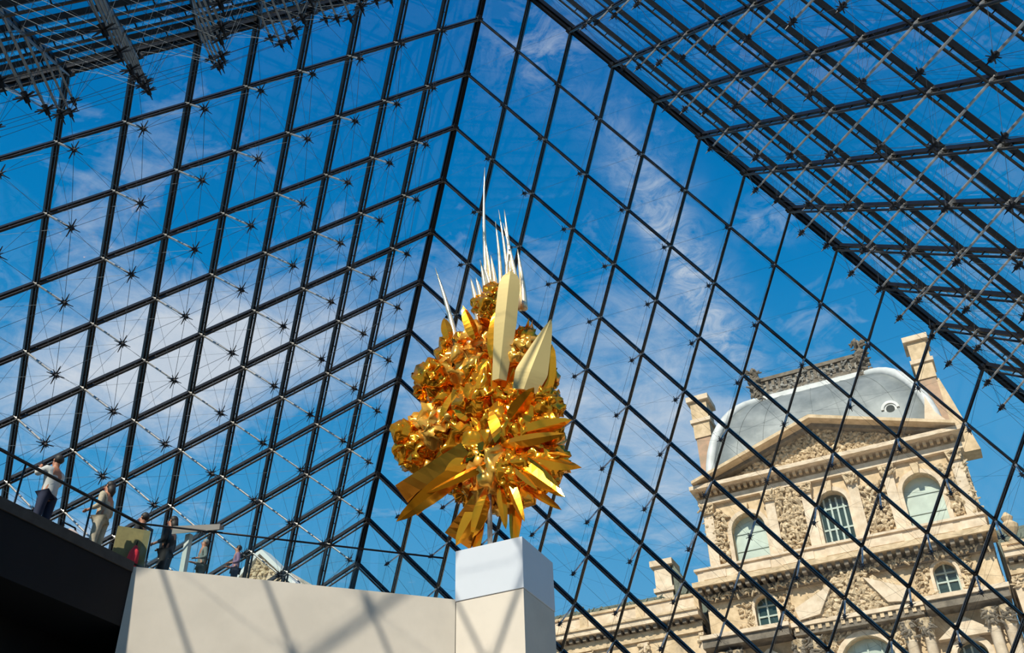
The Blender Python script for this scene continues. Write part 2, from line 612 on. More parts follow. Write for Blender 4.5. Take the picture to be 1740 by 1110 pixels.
def slab(poly, z0, z1):
    k = len(poly)
    m_ = MB()
    m_.add([(x, y, z0) for x, y in poly] + [(x, y, z1) for x, y in poly],
           [tuple(range(k))[::-1], tuple(range(k, 2 * k))] + [(i, (i + 1) % k, (i + 1) % k + k, i + k) for i in range(k)])
    return m_


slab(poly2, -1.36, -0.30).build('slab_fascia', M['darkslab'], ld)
slab([(-5.75, -16.5), (-5.75, -4.455), (-6.16, -4.07), (-1.8, 0.35), (-1.3, 0.75), (-1.3, 1.7), (-17.0, 1.7), (-17.0, -16.5)], -0.298, -0.10).build('slab_edge', M['greyedge'], ld)
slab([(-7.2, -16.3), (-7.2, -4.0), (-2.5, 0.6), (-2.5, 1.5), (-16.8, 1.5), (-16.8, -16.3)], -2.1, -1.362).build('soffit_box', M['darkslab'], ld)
slab([(-8.2, -16.0), (-8.2, -2.5), (-16.5, -2.5), (-16.5, -16.0)], -9.75, -2.102).build('core_wall', M['concrete'], ld)

# ------------------------------------------------------------------ pillar and plinth
pl = thing('stone_pillar', 'square cream limestone pillar under the white plinth', 'pillar', (-0.42, 0.93, -9.75))
MB().box(-1.20, 0.37, 0.145, 1.71, -9.75, -0.245).build('shaft', M['travertine'], pl)
pb = thing('plinth', 'white box plinth carrying the golden sculpture', 'plinth', (-0.42, 0.93, -0.24))
bm = bmesh.new()
bmesh.ops.create_cube(bm, size=1)
for v in bm.verts:
    v.co = Vector((-0.415 + v.co.x * 1.60, 0.925 + v.co.y * 1.60, 0.33 + v.co.z * 1.13))
bmesh.ops.bevel(bm, geom=bm.edges[:], offset=0.008, segments=1, affect='EDGES')
me = bpy.data.meshes.new('box')
bm.to_mesh(me)
bm.free()
me.materials.append(M['plinth'])
link('box', me, pb)

# ================================================================== GOLDEN SCULPTURE
SX, SY, SZ = -0.45, 0.93, 0.895
sc = thing('golden_sculpture', 'tall gilded abstract sculpture of crumpled lumps, blades and upright spikes on the white plinth', 'sculpture', (SX, SY, SZ))
LUMPS = [(-3.05, 4.2, 0.3), (-2.65, 4.85, 0.34), (-2.5, 5.75, 0.24), (-1.9, 5.3, 0.4), (0.75, 5.2, 0.34), (-1.3, 6.0, 0.69), (-2.1, 5.9, 0.53), (-0.7, 5.5, 0.63), (-1.8, 6.8, 0.43), (-1.0, 6.9, 0.53), (-0.4, 7.5, 0.45), (-0.5, 8.2, 0.27), (-0.8, 4.8, 0.72), (-2.0, 4.5, 0.66), (-2.7, 4.1, 0.50), (-3.0, 4.6, 0.30), (-1.5, 4.1, 0.72), (-2.4, 3.6, 0.36), (-0.5, 3.7, 0.82), (0.3, 3.7, 0.70), (0.8, 4.3, 0.42), (0.4, 5.8, 0.42), (0.3, 6.5, 0.32), (0.9, 3.6, 0.38), (1.0, 2.8, 0.34), (-0.5, 2.8, 0.72), (0.1, 2.6, 0.56), (-1.3, 2.9, 0.46), (0.5, 2.8, 0.5), (-2.4, 6.3, 0.23), (-0.9, 8.0, 0.30), (-1.5, 7.0, 0.33), (-0.2, 2.3, 0.36), (-0.4, 6.4, 0.45), (0.0, 4.7, 0.55)]
SPIKES = [((-0.7, 8.4), (-0.7, 12.9), 0.048), ((-0.6, 8.0), (-0.8, 10.7), 0.04), ((-0.4, 7.9), (-0.6, 9.6), 0.065), ((-0.1, 7.6), (-0.4, 11.3), 0.048), ((0.0, 7.5), (-0.2, 11.2), 0.057), ((0.2, 7.5), (-0.2, 10.6), 0.057), ((-0.3, 7.8), (-0.5, 10.9), 0.048), ((0.3, 7.5), (0.2, 9.5), 0.065), ((-0.7, 7.6), (-1.0, 9.7), 0.075), ((-0.9, 7.3), (-1.2, 9.0), 0.081), ((-1.1, 6.6), (-1.4, 8.1), 0.081), ((-1.6, 7.0), (-2.2, 9.6), 0.06), ((-1.3, 6.7), (-1.5, 8.0), 0.048), ((-0.6, 8.0), (-0.9, 10.3), 0.036), ((0.4, 7.3), (0.3, 8.9), 0.065), ((-0.1, 7.8), (0.0, 9.8), 0.04), ((-0.5, 7.9), (-0.75, 9.2), 0.07), ((-0.8, 7.6), (-0.95, 8.8), 0.08)]
BLADES = [((-0.1, 5.0), (0.32, 8.1), 0.56, 'm'), ((-0.3, 4.3), (0.0, 6.6), 0.5, 'g'), ((0.55, 4.5), (1.32, 6.35), 0.80, 'm'), ((0.75, 4.3), (1.25, 5.7), 0.6, 'g'), ((-1.0, 3.35), (-2.45, 2.35), 0.78, 'd'), ((-1.0, 3.0), (-2.65, 1.85), 0.48, 'g'), ((-0.5, 3.3), (-2.4, 2.6), 0.7, 'd'), ((-0.5, 2.4), (-1.35, 1.3), 0.62, 'd'), ((-0.7, 2.3), (-1.3, 1.15), 0.42, 'g'), ((-0.5, 2.1), (-0.9, 1.2), 0.34, 'g'), ((-0.1, 3.1), (1.75, 2.3), 0.42, 'g'), ((0.1, 2.9), (1.4, 1.55), 0.36, 'g'), ((-0.1, 3.3), (1.5, 3.1), 0.3, 'g'), ((0.3, 3.5), (1.7, 3.3), 0.36, 'g'), ((0.1, 2.5), (1.2, 1.45), 0.22, 'g'), ((0.0, 2.5), (0.45, 1.25), 0.27, 'g'), ((-0.2, 2.3), (-0.1, 1.3), 0.21, 'g'), ((0.3, 2.9), (1.3, 1.8), 0.28, 'd'), ((-0.3, 4.5), (0.25, 5.6), 0.74, 'g'), ((-0.6, 4.4), (-0.5, 5.7), 0.44, 'g'), ((-1.0, 4.2), (-1.4, 5.2), 0.44, 'g'), ((0.1, 3.9), (0.9, 4.4), 0.39, 'g'), ((0.5, 5.3), (0.7, 6.2), 0.34, 'g'), ((-0.8, 6.5), (-1.0, 7.5), 0.34, 'g'), ((-1.8, 4.5), (-1.3, 5.3), 0.3, 'g'), ((-1.5, 6.7), (-1.65, 7.4), 0.3, 'g'), ((-0.3, 5.7), (-0.3, 7.2), 0.44, 'g'), ((-0.2, 3.3), (-0.5, 4.4), 0.5, 'd'), ((-1.1, 3.2), (-1.6, 2.5), 0.44, 'g'), ((0.3, 2.1), (0.75, 1.5), 0.2, 'g'), ((0.2, 3.2), (1.5, 2.6), 0.2, 'g'), ((0.2, 2.6), (0.9, 1.7), 0.18, 'g'), ((-0.1, 2.9), (-1.9, 2.4), 0.26, 'g')]
rnd = random.Random(11)


def crumple(c, r, seed, lv=4):
    """crumpled foil lump: ridged noise pushed into an icosphere, faces left flat"""
    bm = bmesh.new()
    bmesh.ops.create_icosphere(bm, subdivisions=lv, radius=1)
    off = Vector((seed * 3.17, seed * 1.3, seed * 7.7))
    for v in bm.verts:
        d = v.co.normalized()
        p = d * 1.5 + off
        k = 1 + 0.42 * (0.5 - abs(noise.noise(p))) * 1.2 + 0.34 * (0.5 - abs(noise.noise(p * 2.1))) - 0.25
        q = noise.noise_vector(p * 2.4) * 0.30
        cell = noise.cell_vector(p * 1.7) - Vector((0.5, 0.5, 0.5))
        v.co = (d * k + q + cell * 0.07) * r
        v.co += Vector(c)
    m_ = MB()
    m_.add([v.co[:] for v in bm.verts], [tuple(l.vert.index for l in f.loops) for f in bm.faces])
    bm.free()
    return m_


for k, (x, z, r) in enumerate(LUMPS):
    y = SY + rnd.uniform(-0.35, 0.25) * (1 if r < 0.6 else 0.5)
    crumple((x, y, z), r * 1.06, k + 1, 4 if r > 0.4 else 3).build('crumpled_lump', M['gold_light'] if k % 4 == 1 else M['gold'], sc, True)


def blade(a, b, w, dy0, dy1, bend, roll, thick=0.05, n=9, tilt=0.12, shape=0):
    """leaf-shaped blade with a keel, from a to b in the x-z plane, y offsets dy0, dy1"""
    a = Vector((a[0], SY + dy0, a[1]))
    b = Vector((b[0], SY + dy1, b[1]))
    t = (b - a)
    L = t.length
    t.normalize()
    face = Vector((0.35, -1, tilt))
    face = (Matrix.Rotation(roll, 3, t) @ face)
    side = t.cross(face).normalized()
    nrm = side.cross(t).normalized()
    vs, fs = [], []
    for i in range(n + 1):
        s = i / n
        prof = (math.sin(PI * min(1, s ** 0.75 * 0.93 + 0.05)) ** 0.7) if s < 1 else 0.01
        if shape == 1:      # narrow foot, broad rounded end
            prof = (0.62 + 0.38 * min(1, s / 0.5)) * (1 if s < 0.82 else math.sqrt(max(0, 1 - ((s - 0.82) / 0.18) ** 2)))
        elif shape == 3:    # slab-like wing cut off at its end
            prof = 0.8 + 0.3 * s
        elif shape == 2:    # broad foot, pointed end
            prof = 0.75 + 0.25 * s / 0.25 if s < 0.25 else (1 - (s - 0.25) / 0.75) ** 0.75
        ww = w / 2 * max(prof, 0.02)
        c = a + t * (L * s) + nrm * (bend * math.sin(PI * s * 0.5) ** 2)
        th = thick * (1 - 0.8 * s) + 0.008
        vs += [c - side * ww, c + nrm * (th + ww * 0.22), c + side * ww, c - nrm * th * 0.3 + nrm * ww * 0.1]
    for i in range(n):
        for k in range(4):
            k2 = (k + 1) % 4
            fs.append((i * 4 + k, i * 4 + k2, i * 4 + 4 + k2, i * 4 + 4 + k))
    fs += [(3, 2, 1, 0), (n * 4, n * 4 + 1, n * 4 + 2, n * 4 + 3)]
    return MB().add(vs, fs)


for k, (a, b, w, m_) in enumerate(BLADES):
    roll = 0.0 if m_ == 'm' or k in (4, 7) else rnd.uniform(-0.5, 0.5)
    f0 = -0.75 if k in (0, 2) else rnd.uniform(-0.75, -0.35)
    f1 = f0 - rnd.uniform(-0.1, 0.35)
    mm = {'m': 'gold_matte', 'g': 'gold', 'd': 'gold_dark'}[m_]
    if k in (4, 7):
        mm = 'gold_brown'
    o = blade(a, b, w, f0, f1, rnd.uniform(-0.12, 0.12), roll, tilt=-0.8 if m_ == 'd' else (0.0 if m_ == 'm' else -0.35), n=22 if m_ == 'm' else 9, shape={0: 1, 2: 2, 4: 3, 6: 2, 7: 3}.get(k, 0)).build('blade', M[mm], sc)
    if m_ == 'm':
        o['label'] = 'smooth satin gold blade'
for k, (a, b, w) in enumerate(SPIKES):
    y0 = SY + rnd.uniform(-0.4, 0.0)
    y1 = y0 + rnd.uniform(-0.2, 0.2)
    a3, b3 = Vector((a[0], y0, a[1])), Vector((b[0], y1, b[1]))
    bend = 0.014 * (b3 - a3).length * (1 if b[0] < a[0] else -1)
    pts, rs = [], []
    for i in range(11):
        s = i / 10
        pts.append(a3.lerp(b3, s) + Vector((bend * math.sin(PI * s), 0, 0)))
        rs.append(max(0.004, w * 1.45 * (1 - s) ** 0.6))
    MB().tube(pts, rs, 6).build('spike', M['gold_pale'], sc, True, label='thin tapering pale gold spike')
# small bent shards that bristle from the lumps
sh = MB()
for k in range(170):
    x, z, r = LUMPS[rnd.randrange(len(LUMPS))]
    th, ph = rnd.uniform(0, 2 * PI), rnd.uniform(-1.2, 1.3)
    d = Vector((math.cos(th) * math.cos(ph), -abs(math.sin(th) * math.cos(ph)), math.sin(ph)))
    c = Vector((x, SY, z)) + d * r * rnd.uniform(0.75, 1.0)
    l = rnd.uniform(0.10, 0.30)
    wv = rnd.uniform(0.03, 0.10)
    dd = (d + Vector((rnd.uniform(-.7, .7), rnd.uniform(-.5, .3), rnd.uniform(-.7, .7)))).normalized()
    s1 = dd.cross(Vector((rnd.uniform(-1, 1), rnd.uniform(-1, 1), rnd.uniform(-1, 1)))).normalized()
    n1 = dd.cross(s1)
    sh.add([c - s1 * wv, c + s1 * wv, c + n1 * wv * .5, c + dd * l + s1 * wv * .3 + n1 * 0.04], [(0, 2, 1), (0, 1, 3), (1, 2, 3), (2, 0, 3)])
sh.build('gilded_shard', M['gold'], sc, kind='stuff')
MB().tube([(-0.50, SY - 0.55, 0.86 + 0.035), (-0.50, SY - 0.55, 2.9)], 0.055, 12).build('support_pole', M['strut'], sc, True, label='polished steel support pole')
for x, z0 in ((-1.05, 1.4), (-0.1, 1.5)):
    blade((x + 0.15, 2.6), (x, 0.9), 0.34, -0.2, -0.15, 0.05, 0.2).build('leg', M['gold'], sc)

# ================================================================== PAVILION (far side of the courtyard)
FY = 57.0
pv = thing('pavilion', 'ornate limestone palace pavilion with grey lead dome roof behind the back glass', 'building', (0.65, FY + 8, 0))
CX = 0.65


def bx(name, m_, parent, x0, x1, y0, y1, z0, z1, **kw):
    return MB().box(x0, x1, y0, y1, z0, z1).build(name, M[m_], parent, **kw)


def arch_front(x0, x1, z0, z1, arches, y0, y1, seg=10):
    """wall skin with arched openings; arches = (centre, half width, sill z, springing z)"""
    m_ = MB()
    cur = x0
    for (c, hw, zb, zs) in sorted(arches):
        if c - hw > cur:
            m_.box(cur, c - hw, y0, y1, z0, z1)
        if zb > z0:
            m_.box(c - hw, c + hw, y0, y1, z0, zb)
        for i in range(seg):
            a0, a1 = PI - PI * i / seg, PI - PI * (i + 1) / seg
            xa, xb = c + hw * math.cos(a0), c + hw * math.cos(a1)
            za, zb_ = zs + hw * math.sin(a0), zs + hw * math.sin(a1)
            m_.prism([(xa, za), (xb, zb_), (xb, z1), (xa, z1)], y0, y1)
        cur = c + hw
    if cur < x1:
        m_.box(cur, x1, y0, y1, z0, z1)
    return m_


def arch_ring(c, zs, r0, r1, y0, y1, legs=0.0, seg=12):
    m_ = MB()
    for i in range(seg):
        a0, a1 = PI - PI * i / seg, PI - PI * (i + 1) / seg
        m_.prism([(c + r0 * math.cos(a0), zs + r0 * math.sin(a0)), (c + r0 * math.cos(a1), zs + r0 * math.sin(a1)),
                  (c + r1 * math.cos(a1), zs + r1 * math.sin(a1)), (c + r1 * math.cos(a0), zs + r1 * math.sin(a0))], y0, y1)
    if legs:
        m_.box(c - r1, c - r0, y0, y1, zs - legs, zs)
        m_.box(c + r0, c + r1, y0, y1, zs - legs, zs)
    return m_


def carving(x0, x1, z0, z1, y, n, r, seed, shape=None):
    """relief of many small rounded bosses, leaves and limbs standing proud of the wall"""
    rr = random.Random(seed)
    m_ = MB()
    for _ in range(n):
        for _t in range(20):
            x, z = rr.uniform(x0, x1), rr.uniform(z0, z1)
            if shape is None or shape(x, z):
                break
        else:
            continue
        s = r * rr.uniform(0.5, 1.5)
        if rr.random() < 0.45:
            an = rr.uniform(0, PI)
            dx, dz = math.cos(an) * s * 2, math.sin(an) * s * 2
            m_.tube([(x - dx, y, z - dz), (x, y - s * 0.9, z), (x + dx, y, z + dz)], [s * .4, s * .6, s * .3], 5)
        else:
            m_.blob((x, y - s * 0.2, z), s, (rr.uniform(.6, 1.3), 1.0, rr.uniform(.6, 1.3)), 0.2, 1)
    return m_


def dentils(x0, x1, y0, y1, z0, z1, pitch):
    m_ = MB()
    k = int((x1 - x0) / pitch)
    for i in range(k):
        x = x0 + pitch * (i + .25)
        m_.box(x, x + pitch * 0.5, y0, y1, z0, z1)
    return m_


# main body
bx('wall_core', 'stone', pv, -9.6, 10.9, FY + 1.2, FY + 22, 0, 29.6)
ARCH = [(-6.0, 1.35, 23.0, 25.6), (0.75, 1.15, 23.0, 26.1), (7.3, 1.35, 23.0, 25.8)]
arch_front(-9.5, 10.8, 22.0, 28.3, ARCH, FY + 0.3, FY + 1.25).build('upper_wall', M['stone'], pv)
for c, hw, zb, zs in ARCH:
    g = arch_front(0, 0, 0, 0, [], 0, 0)
    seg = 12
    poly = [(c - hw, zb), (c + hw, zb)] + [(c + hw * math.cos(PI * i / seg), zs + hw * math.sin(PI * i / seg)) for i in range(seg + 1)]
    w = MB().prism(poly, FY + 0.95, FY + 1.05).build('window', M['window_glass'] if c != 0.75 else M['window_dark'], pv)
    fr = MB()
    if c == 0.75:
        for xx in (-hw * .62, -hw * .2, hw * .2, hw * .62):
            fr.box(c + xx - .07, c + xx + .07, FY + 0.86, FY + 0.97, zb, zs + hw * .75)
    for z in (zb + 0.1, zb + (zs - zb) * 0.45, zs):
        fr.box(c - hw, c + hw, FY + 0.88, FY + 0.97, z - 0.07, z + 0.07)
    for sg in (-1, 1):
        fr.box(c + sg * hw - .06, c + sg * hw + .06, FY + 0.87, FY + 0.97, zb, zs)
    fr.build('window_frame', M['wood'], w)
    arch_ring(c, zs, hw + 0.0, hw + 0.34, FY + 0.1, FY + 0.5, zs - zb).build('archivolt', M['stone_pale'], pv)
    MB().prism([(c - .18, zs + hw - .1), (c + .18, zs + hw - .1), (c + .3, zs + hw + .75), (c - .3, zs + hw + .75)], FY - 0.15, FY + 0.3).build('keystone', M['stone'], pv)
    MB().box(c - hw - .4, c + hw + .4, FY - .05, FY + .5, zb - .22, zb).build('window_sill', M['stone_pale'], pv)
# pilasters between the windows, with capitals
for x in (-9.0, -3.95, -1.05, 2.55, 5.25, 10.2):
    p = bx('pilaster', 'stone_pale', pv, x - .38, x + .38, FY - 0.05, FY + 0.35, 22.6, 27.4)
    MB().prism([(x - .4, 27.4), (x + .4, 27.4), (x + .6, 28.2), (x - .6, 28.2)], FY - 0.25, FY + 0.35).build('capital', M['relief'], p)
    carving(x - .5, x + .5, 27.45, 28.1, FY - .25, 14, .12, int(x * 10)).build('capital_leaves', M['relief'], p, kind='stuff')
# carved trophies between the windows
for (x0, x1, z0, z1, n, sd_) in ((-3.5, -1.5, 23.1, 27.2, 200, 1), (3.0, 4.8, 23.1, 27.2, 140, 2), (-9.4, -7.7, 22.9, 27.6, 120, 3), (8.95, 10.8, 22.9, 27.6, 130, 4)):
    carving(x0, x1, z0, z1, FY + .2, n, .17, sd_).build('relief_carving', M['relief'], pv, kind='stuff')
carving(-3.6, -1.4, 27.0, 28.4, FY + .1, 60, .2, 5).build('relief_carving', M['relief'], pv, kind='stuff')
# entablature under the gable
bx('architrave', 'stone_pale', pv, -9.7, 11.0, FY - 0.1, FY + 1.2, 28.3, 28.8)
bx('frieze', 'stone', pv, -9.5, 10.8, FY + 0.15, FY + 1.2, 28.8, 29.35)
bx('cornice', 'stone_pale', pv, -10.0, 11.3, FY - 1.1, FY + 1.2, 29.35, 29.68)
dentils(-9.8, 11.1, FY - .45, FY + .1, 29.0, 29.34, 0.5).build('dentil', M['stone'], pv, kind='stuff')
# gable: tympanum with carving and raking cornices
MB().prism([(-8.6, 29.75), (9.9, 29.75), (CX, 33.2)], FY + 0.35, FY + 1.1).build('tympanum', M['stone'], pv)


def tymp(x, z):
    return z < 33.0 - abs(x - CX) * 0.375


carving(-8.2, 9.5, 29.9, 32.8, FY + .3, 900, .17, 9, tymp).build('relief_carving', M['relief'], pv, kind='stuff')
for sgn in (-1, 1):
    xe, ze = CX + sgn * 10.3, 29.9
    m_ = MB()
    m_.prism([(CX, 33.1), (CX, 33.4), (xe, ze + .05), (xe, ze - .2)], FY - 1.5, FY + 1.1)
    m_.build('raking_cornice', M['stone'], pv)
    m_ = MB()
    m_.prism([(CX, 32.8), (CX, 33.2), (xe - sgn * .8, ze + .0), (xe - sgn * .8, ze - .25)], FY - 0.5, FY + 1.1)
    m_.build('raking_moulding', M['stone_dark'], pv)  # dark stone paints the shade line under the raking cornice
    # stepped blocks at the corners of the roof
    bx('corner_block', 'stone', pv, xe - (0 if sgn < 0 else 1.3), xe + (1.3 if sgn < 0 else 0), FY + .4, FY + 2.2, 28.9, 30.5)

# ---- dome roof: square plan, convex profile
Y0, Y1 = FY + 1.4, FY + 20


def dome_pt(s, half0=9.3, rise=9.7, z0=30.4):
    a = s * PI / 2 * 0.86
    return half0 - (1 - math.cos(a)) * 4.7 / (1 - math.cos(PI / 2 * .86)), z0 + math.sin(a) / math.sin(PI / 2 * .86) * rise


YC = (Y0 + Y1) / 2
faces = {'front': (0, -1), 'right': (1, 0), 'back': (0, 1), 'left': (-1, 0)}
NS = 12
for nm, (fx, fy) in faces.items():
    m_ = MB()
    vs, fs = [], []
    for i in range(NS + 1):
        h, z = dome_pt(i / NS)
        for k in range(9):
            u = -1 + 2 * k / 8
            if fx == 0:
                vs.append((CX + u * h, YC + fy * h, z))
            else:
                vs.append((CX + fx * h, YC + u * h, z))
    for i in range(NS):
        for k in range(8):
            fs.append((i * 9 + k, i * 9 + k + 1, (i + 1) * 9 + k + 1, (i + 1) * 9 + k))
    m_.add(vs, fs)
    o = m_.build('roof_panel', M['lead'], pv, True)
    md = o.modifiers.new('thick', 'SOLIDIFY')
    md.thickness = 0.2
    # standing seams
    if nm in ('front', 'left', 'right'):
        for k in (1, 2, 3, 4, 5, 6, 7):
            pts = []
            for i in range(NS + 1):
                h, z = dome_pt(i / NS)
                u = -1 + 2 * k / 8
                pts.append((CX + u * h, YC + fy * h - .02, z) if fx == 0 else (CX + fx * h, YC + u * h, z))
            MB().tube(pts, 0.035, 5).build('roof_seam', M['lead'], o)
for sx in (-1, 1):
    for sy in (-1, 1):
        pts = []
        for i in range(NS + 1):
            h, z = dome_pt(i / NS)
            pts.append((CX + sx * h, YC + sy * h, z))
        MB().tube(pts, 0.42, 8).build('hip_rib', M['leadrib'], pv, True)
ht, zt = dome_pt(1)
bx('roof_curb', 'leadrib', pv, CX - ht - .35, CX + ht + .35, YC - ht - .35, YC + ht + .35, zt - .45, zt + .35)
bx('roof_band', 'leadrib', pv, CX - 9.6, CX + 9.6, Y0 - .9, Y0 + 1, 30.2, 30.7)
# flat roof terrace and crest railing box
bx('crest_base', 'stone_dark', pv, CX - ht - .1, CX + ht + .1, YC - ht - .1, YC + ht + .1, zt + .35, zt + .9)
cr = bx('crest_band', 'crest', pv, CX - ht + .1, CX + ht - .1, YC - ht + .1, YC + ht - .1, zt + .9, zt + 2.0)
dentils(CX - ht, CX + ht, YC - ht - .12, YC - ht + .1, zt + 1.0, zt + 1.9, 0.55).build('crest_rib', M['stone_dark'], pv, kind='stuff')
bx('crest_cap', 'stone_dark', pv, CX - ht - .15, CX + ht + .15, YC - ht - .2, YC + ht + .2, zt + 2.0, zt + 2.35)
for sx in (-1, 1):
    x = CX + sx * (ht + .25)
    f_ = MB()
    f_.lathe((x, YC - ht - .1, zt - .6), [(0.5, 0), (0.55, .4), (0.3, .7), (0.32, 1.6), (0.62, 1.9), (0.5, 2.4), (0.66, 2.8), (0.3, 3.3), (0.42, 3.7), (0.08, 4.3)], 10)
    fo = f_.build('finial', M['stone_dark'], pv)
    carving(x - .6, x + .6, zt - .4, zt + 3.3, YC - ht - .5, 60, .17, 31 + sx).build('finial_carving', M['stone_dark'], fo, kind='stuff')
carving(CX - 3.8, CX + 3.8, zt + .4, zt + 1.9, YC - ht - .1, 90, .13, 44).build('crest_carving', M['crest'], pv, kind='stuff')
# round roof vent
ov = arch_ring(6.4, 0, 0.32, 0.55, 0, 0.3)
rv = MB()
rv.tube([(6.75, Y0 + .35, 33.9), (6.75, Y0 + 1.9, 33.9)], 0.52, 16)
vo = rv.build('roof_vent', M['leadrib'], pv)
arch_ring(6.75, 33.9, 0.5, 0.72, Y0 + .25, Y0 + .6).build('vent_hood', M['leadrib'], vo)
MB().tube([(6.75, Y0 + .31, 33.9), (6.75, Y0 + .36, 33.9)], 0.34, 16).build('vent_opening', M['void'], vo)  # dark disc paints the unlit hollow of the vent

# ---- chimneys


def chimney(parent, x0, x1, y0, y1, z0, z1, m_='stone', low='brick'):
    c = bx('chimney', low, parent, x0 + .15, x1 - .15, y0 + .15, y1 - .15, z0, z1 - 4.2)
    bx('chimney_shaft', m_, c, x0 + .05, x1 - .05, y0 + .05, y1 - .05, z1 - 4.2, z1 - .5)
    bx('chimney_band', 'stone_pale', c, x0 - .12, x1 + .12, y0 - .12, y1 + .12, z1 - 2.7, z1 - 2.35)
    bx('chimney_cap', 'stone_pale', c, x0 - .22, x1 + .22, y0 - .22, y1 + .22, z1 - .5, z1)
    bx('chimney_pot', 'brick', c, x0 + .3, x1 - .3, y0 + .3, y1 - .3, z1, z1 + .15)
    return c


chimney(pv, -9.9, -8.3, 60.0, 62.2, 28.5, 40.5)
chimney(pv, 9.35, 10.95, 60.0, 62.0, 28.5, 40.8)
MB().prism([(10.2, 29.5), (12.3, 29.5), (11.4, 34.5), (11.0, 36.5), (10.2, 36.5)], 60.3, 62).build('chimney_buttress', M['stone'], pv)
MB().prism([(8.6, 30.2), (11.2, 30.2), (9.9, 32.2), (9.5, 33.8)], FY + .8, FY + 2.4).build('corner_scroll', M['stone_pale'], pv)

# ---- parapet ledge below the arched windows
bx('parapet', 'stone_pale', pv, -10.4, 10.9, FY - 0.75, FY + 1.2, 21.55, 22.5)
for x0, x1 in ((-9.9, -8.1), (-7.4, -4.6), (-3.7, -1.3), (-.4, 1.9), (2.8, 5.2), (5.9, 8.7), (9.2, 10.6)):
    bx('parapet_panel', 'stone_pale', pv, x0, x1, FY - .86, FY - .75, 21.72, 22.32)
bx('parapet_cap', 'stone_pale', pv, -10.6, 11.1, FY - 0.95, FY + 1.2, 22.5, 22.68)
bx('parapet_corona', 'stone', pv, -10.8, 11.3, FY - 1.3, FY + 1.2, 21.1, 21.5)
dentils(-10.6, 11.1, FY - 1.05, FY - .2, 20.72, 21.08, 0.62).build('modillion', M['stone_dark'], pv, kind='stuff')
bx('lower_frieze', 'stone_dark', pv, -10.4, 10.9, FY - 0.25, FY + 1.2, 20.15, 20.72)  # frieze and modillions coloured dark to paint shade under the corona
carving(-10.2, 10.7, 20.2, 20.65, FY - .3, 260, .12, 60).build('relief_carving', M['relief'], pv, kind='stuff')

# ---- attic storey with small windows
AW = [(-5.75, .8, 17.65, 19.25), (7.25, .8, 17.8, 19.25)]
arch_front(-10.2, 10.8, 17.2, 20.2, AW, FY + 0.2, FY + 1.25).build('attic_wall', M['stone'], pv)
for c, hw, zb, zs in AW:
    w = MB().box(c - hw, c + hw, FY + .8, FY + .9, zb, zs + hw).build('window', M['window_dark'], pv)
    fr = MB()
    for xx in (-hw + .06, 0, hw - .06):
        fr.box(c + xx - .06, c + xx + .06, FY + .68, FY + .8, zb, zs + hw)
    for z in (zb + .08, zb + .95, zs + .15):
        fr.box(c - hw, c + hw, FY + .7, FY + .8, z - .06, z + .06)
    fr.build('window_frame', M['wood'], w)
    arch_ring(c, zs, hw, hw + .22, FY + .05, FY + .4, zs - zb).build('archivolt', M['stone_pale'], pv)
    carving(c - 2.1, c - .95, 17.8, 20.0, FY + .15, 45, .13, int(c * 7)).build('relief_carving', M['relief'], pv, kind='stuff')
    carving(c + .95, c + 2.0, 17.8, 20.0, FY + .15, 45, .13, int(c * 9)).build('relief_carving', M['relief'], pv, kind='stuff')
# central carved group above the great arch
MB().prism([(-2.9, 17.2), (4.2, 17.2), (3.2, 18.9), (1.6, 19.9), (-.3, 19.9), (-1.9, 18.9)], FY - .5, FY + .6).build('central_block', M['stone_pale'], pv)
carving(-3.0, 4.2, 17.3, 20.3, FY - .5, 420, .20, 71, lambda x, z: z < 20.6 - abs(x - .65) * .62).build('relief_carving', M['relief'], pv, kind='stuff')
for sx in (-1, 1):
    xx = CX + sx * 2.6
    MB().prism([(xx - sx * 1.5, 19.6), (xx + sx * 1.5, 18.2), (xx + sx * 1.3, 17.3), (xx - sx * .2, 17.5)], FY - 1.0, FY - .4).build('carved_volute', M['stone_pale'], pv)
# ledge with shade painted under it by a dark soffit, broken into three projections
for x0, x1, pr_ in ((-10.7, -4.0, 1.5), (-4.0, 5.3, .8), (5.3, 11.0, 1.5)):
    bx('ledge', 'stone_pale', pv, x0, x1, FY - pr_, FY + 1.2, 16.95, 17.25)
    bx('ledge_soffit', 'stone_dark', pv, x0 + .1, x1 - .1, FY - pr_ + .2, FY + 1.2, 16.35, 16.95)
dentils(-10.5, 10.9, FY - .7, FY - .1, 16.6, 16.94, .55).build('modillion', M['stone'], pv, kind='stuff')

# ---- great arch and paired columns of the storey below
GA = [(-6.0, 1.0, 9.0, 13.3), (0.75, 1.9, 8.0, 13.9), (7.5, 1.0, 9.0, 13.3)]
arch_front(-10.2, 10.8, 0, 16.4, GA, FY + 0.35, FY + 1.25).build('lower_wall', M['stone'], pv)
for c, hw, zb, zs in GA:
    seg = 12
    poly = [(c - hw, zb), (c + hw, zb)] + [(c + hw * math.cos(PI * i / seg), zs + hw * math.sin(PI * i / seg)) for i in range(seg + 1)]
    w = MB().prism(poly, FY + .95, FY + 1.05).build('window', M['window_glass'] if hw > 1.5 else M['window_dark'], pv)
    fr = MB()
    for xx in (-hw * .5, 0, hw * .5):
        fr.box(c + xx - .06, c + xx + .06, FY + .85, FY + .97, zb, zs + hw * .8)
    fr.box(c - hw, c + hw, FY + .85, FY + .97, zs - .08, zs + .08)
    fr.build('window_frame', M['wood'], w)
    arch_ring(c, zs, hw, hw + .38, FY + 0.05, FY + .5, zs - zb).build('archivolt', M['stone_pale'], pv)
MB().prism([(5.6, 14.5), (9.4, 14.5), (7.5, 15.9)], FY - .35, FY + .4).build('window_gable', M['stone_pale'], pv)
